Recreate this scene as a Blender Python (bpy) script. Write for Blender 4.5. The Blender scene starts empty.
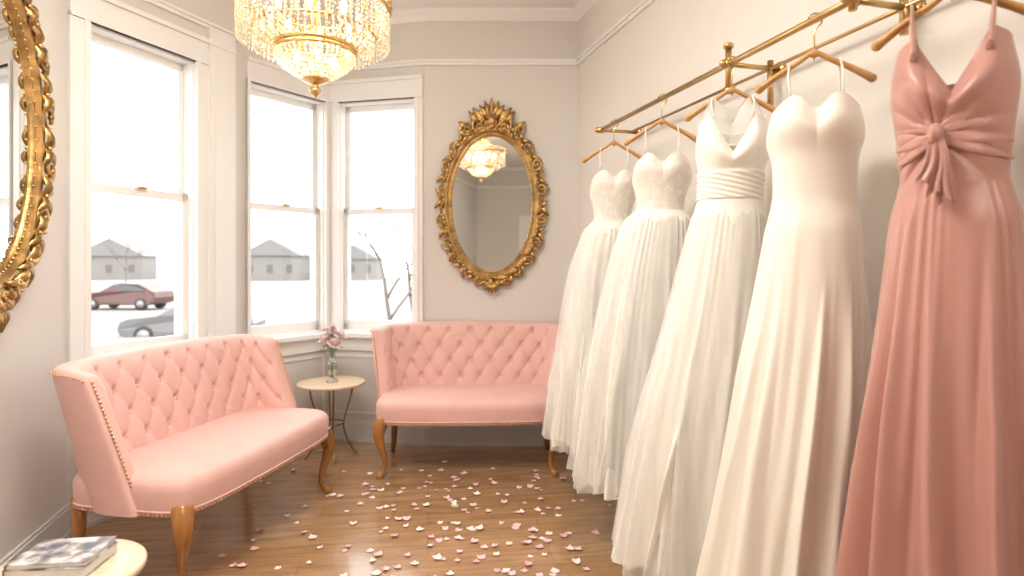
import bpy, math, random
from math import sin, cos, pi, sqrt, exp, atan2
from mathutils import Vector, Matrix, noise
random.seed(7)
S = bpy.context.scene
COL = S.collection

# ---------------------------------------------------------------- materials
def new_mat(name):
    m = bpy.data.materials.new(name); m.use_nodes = True
    return m, m.node_tree, m.node_tree.nodes['Principled BSDF']
def pmat(name, col, rough=0.5, metal=0.0, bump=0.0, bscale=50, var=0.0, vscale=5, sheen=0.0, alpha=1.0,
         emit=None, estr=0.0, trans=0.0, coat=0.0, stretch=(1, 1, 1), spec=None):
    m, nt, b = new_mat(name)
    b.inputs['Base Color'].default_value = (*col, 1)
    b.inputs['Roughness'].default_value = rough
    b.inputs['Metallic'].default_value = metal
    b.inputs['Sheen Weight'].default_value = sheen
    b.inputs['Sheen Roughness'].default_value = 0.4
    b.inputs['Alpha'].default_value = alpha
    b.inputs['Transmission Weight'].default_value = trans
    b.inputs['Coat Weight'].default_value = coat
    if spec is not None: b.inputs['Specular IOR Level'].default_value = spec
    if emit:
        b.inputs['Emission Color'].default_value = (*emit, 1)
        b.inputs['Emission Strength'].default_value = estr
    tc = nt.nodes.new('ShaderNodeTexCoord'); mp = nt.nodes.new('ShaderNodeMapping')
    mp.inputs['Scale'].default_value = stretch
    nt.links.new(tc.outputs['Object'], mp.inputs['Vector'])
    if bump > 0:
        n = nt.nodes.new('ShaderNodeTexNoise'); n.inputs['Scale'].default_value = bscale; n.inputs['Detail'].default_value = 4
        bp = nt.nodes.new('ShaderNodeBump'); bp.inputs['Strength'].default_value = bump; bp.inputs['Distance'].default_value = 0.01
        nt.links.new(mp.outputs[0], n.inputs['Vector']); nt.links.new(n.outputs['Fac'], bp.inputs['Height'])
        nt.links.new(bp.outputs[0], b.inputs['Normal'])
    if var > 0:
        n = nt.nodes.new('ShaderNodeTexNoise'); n.inputs['Scale'].default_value = vscale; n.inputs['Detail'].default_value = 3
        r = nt.nodes.new('ShaderNodeMapRange')
        r.inputs['From Min'].default_value = .3; r.inputs['From Max'].default_value = .7
        r.inputs['To Min'].default_value = 1 - var; r.inputs['To Max'].default_value = 1 + var
        mx = nt.nodes.new('ShaderNodeVectorMath'); mx.operation = 'SCALE'; mx.inputs[0].default_value = col
        nt.links.new(mp.outputs[0], n.inputs['Vector']); nt.links.new(n.outputs['Fac'], r.inputs['Value'])
        nt.links.new(r.outputs[0], mx.inputs['Scale']); nt.links.new(mx.outputs[0], b.inputs['Base Color'])
    return m

M_wall = pmat('wall_paint', (.70, .68, .65), .85, bump=.05, bscale=180, var=.015, vscale=2)
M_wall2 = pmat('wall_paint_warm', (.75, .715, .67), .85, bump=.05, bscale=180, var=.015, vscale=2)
M_ceil = pmat('ceiling_paint', (.85, .84, .82), .9, bump=.03, bscale=150)
M_trim = pmat('white_trim', (.85, .85, .84), .4, bump=.02, bscale=60)
M_base = pmat('baseboard_paint', (.68, .675, .665), .45, bump=.02, bscale=60)
M_pink = pmat('blush_velvet', (.74, .45, .405), .58, bump=.12, bscale=350, sheen=.3, var=.04, vscale=9)
M_legs = pmat('honey_wood', (.36, .15, .035), .22, bump=.05, bscale=40, var=.35, vscale=14, coat=.6, stretch=(1, 1, .2))
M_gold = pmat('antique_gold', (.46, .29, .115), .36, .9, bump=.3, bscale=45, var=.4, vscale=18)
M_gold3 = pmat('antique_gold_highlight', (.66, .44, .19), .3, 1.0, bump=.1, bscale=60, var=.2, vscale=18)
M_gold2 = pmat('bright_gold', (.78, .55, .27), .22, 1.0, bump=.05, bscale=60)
M_brass = pmat('brass_pipe', (.58, .40, .18), .28, 1.0, bump=.04, bscale=60, var=.1, vscale=10)
M_nail = pmat('nailhead_brass', (.72, .47, .28), .3, .9, bump=.02)
M_mirror = pmat('mirror_glass', (.90, .91, .90), .015, 1.0)
M_twood = pmat('pale_table_wood', (.74, .57, .40), .4, bump=.05, bscale=30, var=.1, vscale=8, stretch=(1, 6, 1), coat=.2)
M_bronze = pmat('bronze_leg', (.33, .20, .09), .35, .9, bump=.03)
M_hang = pmat('hanger_wood', (.60, .31, .10), .35, bump=.04, bscale=30, var=.15, vscale=12, coat=.3)
M_stem = pmat('stem_green', (.16, .28, .08), .6, bump=.05)
M_petA = pmat('petal_blush', (.86, .58, .57), .6, var=.1, vscale=30, sheen=.2)
M_petB = pmat('petal_pale', (.92, .78, .74), .6, var=.06, vscale=30, sheen=.2)
M_petC = pmat('petal_rose', (.76, .42, .42), .6, var=.1, vscale=30, sheen=.2)
M_paper = pmat('book_pages', (.82, .80, .76), .8, bump=.2, bscale=300, stretch=(.02, .02, 1))
M_snow = pmat('snowy_ground', (.225, .222, .22), .9, var=.12, vscale=.35, bump=.2, bscale=2)
M_bark = pmat('bark', (.13, .115, .105), .9, bump=.3, bscale=20)
M_carR = pmat('car_paint_red', (.07, .02, .02), .4, coat=.2, bump=.01)
M_carG = pmat('car_paint_grey', (.12, .125, .13), .4, coat=.2, bump=.01)
M_tire = pmat('tire', (.03, .03, .03), .8, bump=.1)
M_rim = pmat('rim', (.25, .25, .25), .4, .5, bump=.02)
M_cglass = pmat('car_glass', (.05, .054, .06), .25, bump=.01, bscale=1)
M_house = pmat('house_siding', (.20, .195, .185), .9, bump=.2, bscale=3, var=.05)
M_roof = pmat('house_roof', (.185, .18, .18), .9, bump=.3, bscale=5)
M_htrim = pmat('house_trim', (.23, .23, .23), .8, bump=.05)

# gown fabrics
M_satin = pmat('ivory_satin', (.89, .835, .75), .32, bump=.04, bscale=600, sheen=.3, var=.02, vscale=3)
M_chif = pmat('ivory_chiffon', (.89, .85, .78), .55, bump=.06, bscale=400, sheen=.4, var=.02, vscale=4)
M_rose = pmat('dusty_rose_satin', (.52, .265, .22), .33, bump=.05, bscale=500, sheen=.35, var=.04, vscale=4)
def lace_mat():
    m, nt, b = new_mat('ivory_lace')
    b.inputs['Roughness'].default_value = .6; b.inputs['Sheen Weight'].default_value = .3
    tc = nt.nodes.new('ShaderNodeTexCoord')
    v = nt.nodes.new('ShaderNodeTexVoronoi'); v.inputs['Scale'].default_value = 34; v.feature = 'SMOOTH_F1'
    n = nt.nodes.new('ShaderNodeTexNoise'); n.inputs['Scale'].default_value = 90
    ad = nt.nodes.new('ShaderNodeMath'); ad.operation = 'ADD'
    nt.links.new(tc.outputs['Object'], v.inputs['Vector']); nt.links.new(tc.outputs['Object'], n.inputs['Vector'])
    nt.links.new(v.outputs['Distance'], ad.inputs[0]); nt.links.new(n.outputs['Fac'], ad.inputs[1])
    r = nt.nodes.new('ShaderNodeValToRGB'); e = r.color_ramp.elements
    e[0].position = .5; e[0].color = (.92, .89, .84, 1); e[1].position = 1.0; e[1].color = (.80, .74, .66, 1)
    bp = nt.nodes.new('ShaderNodeBump'); bp.inputs['Strength'].default_value = .45; bp.inputs['Distance'].default_value = .006; bp.invert = True
    nt.links.new(ad.outputs[0], r.inputs[0]); nt.links.new(r.outputs[0], b.inputs['Base Color'])
    nt.links.new(ad.outputs[0], bp.inputs['Height']); nt.links.new(bp.outputs[0], b.inputs['Normal'])
    return m
M_lace = lace_mat()
def tulle_mat(name, col, a0, a1):
    m, nt, b = new_mat(name)
    b.inputs['Base Color'].default_value = (*col, 1); b.inputs['Roughness'].default_value = .8
    b.inputs['Sheen Weight'].default_value = .3
    tc = nt.nodes.new('ShaderNodeTexCoord'); mp = nt.nodes.new('ShaderNodeMapping'); mp.inputs['Scale'].default_value = (1, 1, .10)
    n = nt.nodes.new('ShaderNodeTexNoise'); n.inputs['Scale'].default_value = 14; n.inputs['Detail'].default_value = 2
    r = nt.nodes.new('ShaderNodeMapRange'); r.inputs['From Min'].default_value = .3; r.inputs['From Max'].default_value = .7
    r.inputs['To Min'].default_value = a0; r.inputs['To Max'].default_value = a1
    nt.links.new(tc.outputs['Object'], mp.inputs[0]); nt.links.new(mp.outputs[0], n.inputs['Vector'])
    nt.links.new(n.outputs['Fac'], r.inputs['Value']); nt.links.new(r.outputs[0], b.inputs['Alpha'])
    return m
M_tulle = tulle_mat('ivory_tulle', (.93, .905, .86), .30, .5)
M_sheer = tulle_mat('sheer_net', (.90, .86, .80), .30, .45)

def glass_thin(name, tint=(1, 1, 1), g=.06):
    m = bpy.data.materials.new(name); m.use_nodes = True; nt = m.node_tree
    for n in list(nt.nodes): nt.nodes.remove(n)
    o = nt.nodes.new('ShaderNodeOutputMaterial'); t = nt.nodes.new('ShaderNodeBsdfTransparent'); t.inputs[0].default_value = (*tint, 1)
    gl = nt.nodes.new('ShaderNodeBsdfGlossy'); gl.inputs['Roughness'].default_value = .02
    fr = nt.nodes.new('ShaderNodeLayerWeight'); fr.inputs['Blend'].default_value = .25
    mm = nt.nodes.new('ShaderNodeMath'); mm.operation = 'MULTIPLY'; mm.inputs[1].default_value = g * 8
    ma = nt.nodes.new('ShaderNodeMath'); ma.operation = 'ADD'; ma.inputs[1].default_value = g
    mx = nt.nodes.new('ShaderNodeMixShader')
    nt.links.new(fr.outputs['Facing'], mm.inputs[0]); nt.links.new(mm.outputs[0], ma.inputs[0]); nt.links.new(ma.outputs[0], mx.inputs[0])
    nt.links.new(t.outputs[0], mx.inputs[1]); nt.links.new(gl.outputs[0], mx.inputs[2]); nt.links.new(mx.outputs[0], o.inputs[0])
    return m
M_glass = glass_thin('window_glass', (1, 1, 1), .02)
M_vase = glass_thin('vase_glass', (.93, .95, .95), .10)
def crystal_mat():
    m = bpy.data.materials.new('chandelier_crystal'); m.use_nodes = True; nt = m.node_tree
    for n in list(nt.nodes): nt.nodes.remove(n)
    o = nt.nodes.new('ShaderNodeOutputMaterial')
    t = nt.nodes.new('ShaderNodeBsdfTransparent'); t.inputs[0].default_value = (1, .97, .92, 1)
    g = nt.nodes.new('ShaderNodeBsdfGlossy'); g.inputs['Roughness'].default_value = .06; g.inputs[0].default_value = (1, .97, .90, 1)
    d = nt.nodes.new('ShaderNodeBsdfTranslucent'); d.inputs[0].default_value = (1, .94, .84, 1)
    a = nt.nodes.new('ShaderNodeMixShader'); a.inputs[0].default_value = .42
    b = nt.nodes.new('ShaderNodeMixShader'); b.inputs[0].default_value = .78
    nt.links.new(g.outputs[0], a.inputs[1]); nt.links.new(d.outputs[0], a.inputs[2])
    nt.links.new(t.outputs[0], b.inputs[1]); nt.links.new(a.outputs[0], b.inputs[2]); nt.links.new(b.outputs[0], o.inputs[0])
    return m
M_crys = crystal_mat()
M_bulb = pmat('warm_bulb', (1, .8, .5), .5, emit=(1, .78, .48), estr=20)

def floor_mat():
    m, nt, b = new_mat('oak_floor')
    tc = nt.nodes.new('ShaderNodeTexCoord'); mp = nt.nodes.new('ShaderNodeMapping')
    mp.inputs['Rotation'].default_value = (0, 0, math.radians(-8))
    nt.links.new(tc.outputs['Object'], mp.inputs[0])
    br = nt.nodes.new('ShaderNodeTexBrick'); br.inputs['Scale'].default_value = 1
    br.inputs['Brick Width'].default_value = 1.1; br.inputs['Row Height'].default_value = .16
    br.inputs['Mortar Size'].default_value = .0012; br.inputs['Mortar Smooth'].default_value = .3
    br.inputs['Color1'].default_value = (.38, .22, .105, 1); br.inputs['Color2'].default_value = (.44, .265, .135, 1)
    br.inputs['Mortar'].default_value = (.20, .11, .05, 1)
    nt.links.new(mp.outputs[0], br.inputs['Vector'])
    m2 = nt.nodes.new('ShaderNodeMapping'); m2.inputs['Scale'].default_value = (1.2, 9, 1); nt.links.new(mp.outputs[0], m2.inputs[0])
    n = nt.nodes.new('ShaderNodeTexNoise'); n.inputs['Scale'].default_value = 2.4; n.inputs['Detail'].default_value = 8; n.inputs['Distortion'].default_value = .9
    nt.links.new(m2.outputs[0], n.inputs['Vector'])
    r = nt.nodes.new('ShaderNodeMapRange'); r.inputs['From Min'].default_value = .3; r.inputs['From Max'].default_value = .7
    r.inputs['To Min'].default_value = .75; r.inputs['To Max'].default_value = 1.22
    nt.links.new(n.outputs['Fac'], r.inputs['Value'])
    v = nt.nodes.new('ShaderNodeVectorMath'); v.operation = 'SCALE'
    nt.links.new(br.outputs['Color'], v.inputs[0]); nt.links.new(r.outputs[0], v.inputs['Scale']); nt.links.new(v.outputs[0], b.inputs['Base Color'])
    b.inputs['Roughness'].default_value = .22; b.inputs['Coat Weight'].default_value = .6; b.inputs['Coat Roughness'].default_value = .1
    bp = nt.nodes.new('ShaderNodeBump'); bp.inputs['Strength'].default_value = .10; bp.inputs['Distance'].default_value = .004
    nt.links.new(n.outputs['Fac'], bp.inputs['Height']); nt.links.new(bp.outputs[0], b.inputs['Normal'])
    return m
M_floor = floor_mat()
def cover_mat():
    m, nt, b = new_mat('book_cover')
    tc = nt.nodes.new('ShaderNodeTexCoord'); n = nt.nodes.new('ShaderNodeTexNoise'); n.inputs['Scale'].default_value = 22; n.inputs['Detail'].default_value = 5
    r = nt.nodes.new('ShaderNodeValToRGB'); e = r.color_ramp.elements
    e[0].position = .38; e[0].color = (.08, .10, .15, 1); e[1].position = .6; e[1].color = (.62, .62, .62, 1)
    x = e.new(.48); x.color = (.26, .22, .22, 1)
    nt.links.new(tc.outputs['Object'], n.inputs['Vector']); nt.links.new(n.outputs['Fac'], r.inputs[0]); nt.links.new(r.outputs[0], b.inputs['Base Color'])
    b.inputs['Roughness'].default_value = .35
    return m
M_cover = cover_mat()

# ---------------------------------------------------------------- mesh builder
class MB:
    def __init__(s, name): s.name = name; s.v = []; s.f = []; s.mi = []; s.sm = []; s.mats = []
    def mat(s, m):
        if m not in s.mats: s.mats.append(m)
        return s.mats.index(m)
    def add(s, vs, fs, m, smooth=True, T=None):
        o = len(s.v); i = s.mat(m)
        s.v += [tuple(T @ Vector(p)) if T else tuple(p) for p in vs]
        for f in fs: s.f.append([o + k for k in f]); s.mi.append(i); s.sm.append(smooth)
    def box(s, a, b, m, T=None):
        x0, y0, z0 = a; x1, y1, z1 = b
        vs = [(x0, y0, z0), (x1, y0, z0), (x1, y1, z0), (x0, y1, z0), (x0, y0, z1), (x1, y0, z1), (x1, y1, z1), (x0, y1, z1)]
        s.add(vs, [(3, 2, 1, 0), (4, 5, 6, 7), (0, 1, 5, 4), (1, 2, 6, 5), (2, 3, 7, 6), (3, 0, 4, 7)], m, False, T)
    def grid(s, fn, nu, nv, m, cu=False, T=None, smooth=True):
        vs = []; fs = []
        for j in range(nv):
            for i in range(nu): vs.append(fn(i, j))
        for j in range(nv - 1):
            for i in range(nu if cu else nu - 1):
                a = j * nu + i; b = j * nu + (i + 1) % nu
                fs.append((a, b, b + nu, a + nu))
        s.add(vs, fs, m, smooth, T)
    def tube(s, pts, rad, m, n=8, T=None, closed=False, flat=1.0, caps=True):
        pts = [Vector(p) for p in pts]; N = len(pts)
        if not hasattr(rad, '__len__'): rad = [rad] * N
        vs = []; fs = []; up = None
        for i in range(N):
            if closed: t = pts[(i + 1) % N] - pts[i - 1]
            else: t = pts[min(i + 1, N - 1)] - pts[max(i - 1, 0)]
            t.normalize()
            if up is None: up = Vector((0, 0, 1)) if abs(t.z) < .9 else Vector((1, 0, 0))
            a = (up - t * up.dot(t)); 
            if a.length < 1e-4: a = t.orthogonal()
            a.normalize(); up = a; b = t.cross(a)
            for k in range(n):
                th = 2 * pi * k / n
                vs.append(pts[i] + (a * cos(th) * flat + b * sin(th)) * rad[i])
        for i in range(N if closed else N - 1):
            for k in range(n):
                j = (i + 1) % N; q = (k + 1) % n
                fs.append((i * n + k, i * n + q, j * n + q, j * n + k))
        if caps and not closed:
            fs.append(tuple(range(n))[::-1]); fs.append(tuple((N - 1) * n + k for k in range(n)))
        s.add(vs, fs, m, True, T)
    def ell(s, c, r, m, n=10, k=6, T=None, R=None):
        vs = [];
        if not hasattr(r, '__len__'): r = (r, r, r)
        for j in range(k + 1):
            ph = -pi / 2 + pi * j / k
            for i in range(n):
                th = 2 * pi * i / n
                p = Vector((cos(ph) * cos(th) * r[0], cos(ph) * sin(th) * r[1], sin(ph) * r[2]))
                if R: p = R @ p
                vs.append(p + Vector(c))
        fs = []
        for j in range(k):
            for i in range(n):
                a = j * n + i; b = j * n + (i + 1) % n; fs.append((a, b, b + n, a + n))
        s.add(vs, fs, m, True, T)
    def octa(s, c, r, h, m):
        x, y, z = c
        s.add([(x + r, y, z), (x, y + r, z), (x - r, y, z), (x, y - r, z), (x, y, z + h), (x, y, z - h)],
              [(0, 1, 4), (1, 2, 4), (2, 3, 4), (3, 0, 4), (1, 0, 5), (2, 1, 5), (3, 2, 5), (0, 3, 5)], m, False)
    def lathe(s, prof, m, n=32, T=None):
        s.grid(lambda i, j: (prof[j][0] * cos(2 * pi * i / n), prof[j][0] * sin(2 * pi * i / n), prof[j][1]), n, len(prof), m, True, T)
    def done(s, loc=(0, 0, 0), rz=0, M=None):
        me = bpy.data.meshes.new(s.name); me.from_pydata(s.v, [], s.f)
        for m in s.mats: me.materials.append(m)
        me.polygons.foreach_set('material_index', s.mi); me.polygons.foreach_set('use_smooth', s.sm); me.update()
        o = bpy.data.objects.new(s.name, me); COL.objects.link(o)
        if M: o.matrix_world = M
        else: o.location = loc; o.rotation_euler = (0, 0, rz)
        return o

def lerp(a, b, t): return a + (b - a) * t
def sstep(a, b, x):
    t = max(0, min(1, (x - a) / (b - a))); return t * t * (3 - 2 * t)
def interp(tab, z):   # tab: list of (z, ...) descending z ; smooth catmull
    n = len(tab)
    if z >= tab[0][0]: return tab[0][1:]
    if z <= tab[-1][0]: return tab[-1][1:]
    for i in range(n - 1):
        if tab[i][0] >= z >= tab[i + 1][0]:
            t = (tab[i][0] - z) / (tab[i][0] - tab[i + 1][0])
            p0 = tab[max(i - 1, 0)][1:]; p1 = tab[i][1:]; p2 = tab[i + 1][1:]; p3 = tab[min(i + 2, n - 1)][1:]
            z0 = tab[max(i - 1, 0)][0]; z1 = tab[i][0]; z2 = tab[i + 1][0]; z3 = tab[min(i + 2, n - 1)][0]
            out = []
            for a, b, c, d in zip(p0, p1, p2, p3):
                m1 = (c - a) / (z2 - z0) * (z2 - z1) if z2 != z0 else 0
                m2 = (d - b) / (z3 - z1) * (z2 - z1) if z3 != z1 else 0
                out.append((2 * t**3 - 3 * t * t + 1) * b + (t**3 - 2 * t * t + t) * m1 + (-2 * t**3 + 3 * t * t) * c + (t**3 - t * t) * m2)
            return out

# ---------------------------------------------------------------- room
ZR, ZC = 2.77, 3.13
pB = Vector((-2.15, 2.90)); pA = Vector((-1.75, 3.94)); pC = Vector((-1.37, 4.50)); pD = Vector((-.63, 4.33)); pE = Vector((.476, 4.33))
YF = -2.6
pL = Vector((-2.15 + .27 * (2.9 - YF), YF)); pR = Vector((.476 + .287 * (4.33 - YF), YF))
def wmat(p0, p1):
    d = (p1 - p0).normalized(); n = Vector((-d.y, d.x))
    return Matrix(((d.x, n.x, 0, p0.x), (d.y, n.y, 0, p0.y), (0, 0, 1, 0), (0, 0, 0, 1))), (p1 - p0).length
WT = .15
def wall(name, p0, p1, mat, e0=.1, e1=.1, hole=None):
    M, L = wmat(p0, p1); b = MB(name)
    x0, x1 = -e0, L + e1
    if hole is None: b.box((x0, 0, -.05), (x1, WT, ZC + .05), mat)
    else:
        a, c, z0, z1 = hole
        b.box((x0, 0, -.05), (x1, WT, z0), mat); b.box((x0, 0, z1), (x1, WT, ZC + .05), mat)
        b.box((x0, 0, z0), (a, WT, z1), mat); b.box((c, 0, z0), (x1, WT, z1), mat)
    return b.done(M=M)
OZ0, OZ1, MZ = .80, 2.51, 1.70
wins = [('1', pB, pA, .095, .72, .1, .02), ('2', pA, pC, .02, .63, .12, .1), ('3', pC, pD, .085, .69, .05, .0)]
wall('wall_left', pL, pB, M_wall)
for k, p0, p1, a, c, e0, e1 in wins: wall('wall_bay_' + k, p0, p1, M_wall, e0, e1, (a, c, OZ0, OZ1))
wall('wall_back', pD, pE, M_wall, e0=0)
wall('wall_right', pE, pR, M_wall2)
wall('wall_front', pR, pL, M_wall)
poly = [pL, pB, pA, pC, pD, pE, pR]
cen = sum(poly, Vector((0, 0))) / 7
def slab(name, z0, z1, m):
    b = MB(name); P = [p + (p - cen).normalized() * .12 for p in poly]; n = len(P)
    vs = [(p.x, p.y, z0) for p in P] + [(p.x, p.y, z1) for p in P]
    fs = [tuple(range(n)), tuple(range(n, 2 * n))[::-1]] + [(i, i + n, (i + 1) % n + n, (i + 1) % n) for i in range(n)]
    b.add(vs, fs, m, False); return b.done()
slab('floor', -.05, 0, M_floor); slab('ceiling', ZC, ZC + .06, M_ceil)
segs = [('left', pL, pB), ('bay_1', pB, pA), ('bay_2', pA, pC), ('bay_3', pC, pD), ('back', pD, pE), ('right', pE, pR), ('front', pR, pL)]
for nm, p0, p1 in segs:
    M, L = wmat(p0, p1); b = MB('baseboard_' + nm)
    L2 = L + (.004 if nm == 'bay_3' else 0)
    b.box((0, -.016, 0), (L2, .0, .13), M_base); b.box((0, -.022, .0), (L2, 0, .02), M_base); b.box((.0, -.010, .13), (L2, 0, .145), M_base)
    b.done(M=M)
for i, (nm, p0, p1) in enumerate(segs):
    M, L = wmat(p0, p1); b = MB('trim_%d' % (i + 1))
    L2 = L + (.014 if nm == 'bay_3' else 0)
    b.box((0, -.028, ZR - .008), (L2, 0, ZR + .008), M_trim); b.box((0, -.016, ZR - .03), (L2, 0, ZR - .008), M_trim)
    pr = [(0, ZC), (-.06, ZC), (-.055, ZC - .02), (-.03, ZC - .035), (-.012, ZC - .06), (0, ZC - .07)]
    b.add([(x, y, z) for x in (0, L2) for y, z in pr], [(k, (k + 1) % 6, (k + 1) % 6 + 6, k + 6) for k in range(6)] + [(0, 1, 2, 3, 4, 5), (6, 7, 8, 9, 10, 11)], M_trim, False)
    b.done(M=M)

def window(k, p0, p1, a, c, cl, cr):
    M, L = wmat(p0, p1); b = MB('window_' + k); t = M_trim
    b.box((a - .001, .0, OZ0), (a + .012, WT, OZ1), t); b.box((c - .012, 0, OZ0), (c + .001, WT, OZ1), t)
    b.box((a, 0, OZ1 - .012), (c, WT, OZ1 + .001), t); b.box((a, 0, OZ0 - .001), (c, WT, OZ0 + .02), t)
    b.box((cl, -.022, OZ0), (a + .004, 0, OZ1 + .01), t); b.box((c - .004, -.022, OZ0), (cr, 0, OZ1 + .01), t)
    b.box((a - .03 if a > .05 else cl, -.03, OZ0), (a - .0, -.0, OZ1), t)
    b.box((c, -.03, OZ0), (min(c + .03, cr), 0, OZ1), t)
    b.box((cl, -.024, OZ1 + .0), (cr, 0, OZ1 + .13), t); b.box((cl, -.04, OZ1 + .13), (cr, 0, OZ1 + .155), t)
    b.box((cl, -.032, OZ1 + .0), (cr, 0, OZ1 + .018), t)
    b.box((.01, -.065, OZ0 - .03), (L - .01, .02, OZ0 + .0), t); b.box((.02, -.02, OZ0 - .13), (L - .02, 0, OZ0 - .03), t)
    b.box((.02, -.03, OZ0 - .045), (L - .02, 0, OZ0 - .03), t)
    for (u0, u1, z0, z1) in ((.05, L - .05, .20, .215), (.05, L - .05, .62, .635), (.05, .065, .20, .635), (L - .065, L - .05, .20, .635)):
        b.box((u0, -.010, z0), (u1, 0, z1), t)
    def sash(y0, y1, z0, z1, rb, rt):
        w = .042
        b.box((a + .01, y0, z0), (a + w + .004, y1, z1), t); b.box((c - w - .004, y0, z0), (c - .01, y1, z1), t)
        b.box((a + .01, y0, z0), (c - .01, y1, z0 + rb), t); b.box((a + .01, y0, z1 - rt), (c - .01, y1, z1), t)
        ym = (y0 + y1) / 2
        b.box((a + w, ym - .002, z0 + rb - .002), (c - w, ym + .002, z1 - rt + .002), M_glass)
    sash(.075, .105, MZ - .02, OZ1 - .01, .04, .045)
    sash(.040, .070, OZ0 + .018, MZ + .02, .07, .04)
    xm = (a + c) / 2
    b.box((xm - .03, .02, MZ + .018), (xm + .03, .05, MZ + .03), M_gold2)
    b.done(M=M)
    l = bpy.data.lights.new('portal_' + k, 'AREA'); l.shape = 'RECTANGLE'; l.size = c - a; l.size_y = OZ1 - OZ0; l.cycles.is_portal = True
    o = bpy.data.objects.new('portal_light_' + k, l); COL.objects.link(o)
    d = (p1 - p0).normalized(); n = Vector((-d.y, d.x, 0))
    q = p0 + d * xm; o.location = (q.x + n.x * .16, q.y + n.y * .16, (OZ0 + OZ1) / 2)
    o.rotation_euler = (-n).to_track_quat('-Z', 'Z').to_euler()
window('1', pB, pA, .095, .72, 0.0, 1.0)
window('2', pA, pC, .02, .63, 0.0, .677)
window('3', pC, pD, .085, .69, 0.0, .75)
M, L = wmat(pB, pA); b = MB('trim_9')
b.box((.80, -.034, 0.0), (1.0, 0, ZR - .03), M_trim); b.box((.84, -.042, .16), (.96, 0, 2.6), M_trim); b.done(M=M)
M, L = wmat(pR, pL); b = MB('door_1')
x0 = L - 1.75
b.box((x0 - .1, -.03, 0), (x0, -.001, 2.15), M_trim); b.box((x0 + .85, -.03, 0), (x0 + .95, -.001, 2.15), M_trim); b.box((x0 - .1, -.035, 2.1), (x0 + .95, -.001, 2.22), M_trim)
b.box((x0, -.012, 0), (x0 + .85, -.001, 2.1), M_trim)
for (u0, u1, z0, z1) in ((.1, .39, .2, .95), (.46, .75, .2, .95), (.1, .39, 1.1, 1.95), (.46, .75, 1.1, 1.95)):
    b.box((x0 + u0, -.02, z0), (x0 + u1, -.001, z1), M_trim)
b.ell((x0 + .79, -.06, 1.0), .03, M_gold2); b.tube([(x0 + .79, -.002, 1), (x0 + .79, -.05, 1)], .01, M_gold2)
b.done(M=M)

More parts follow.
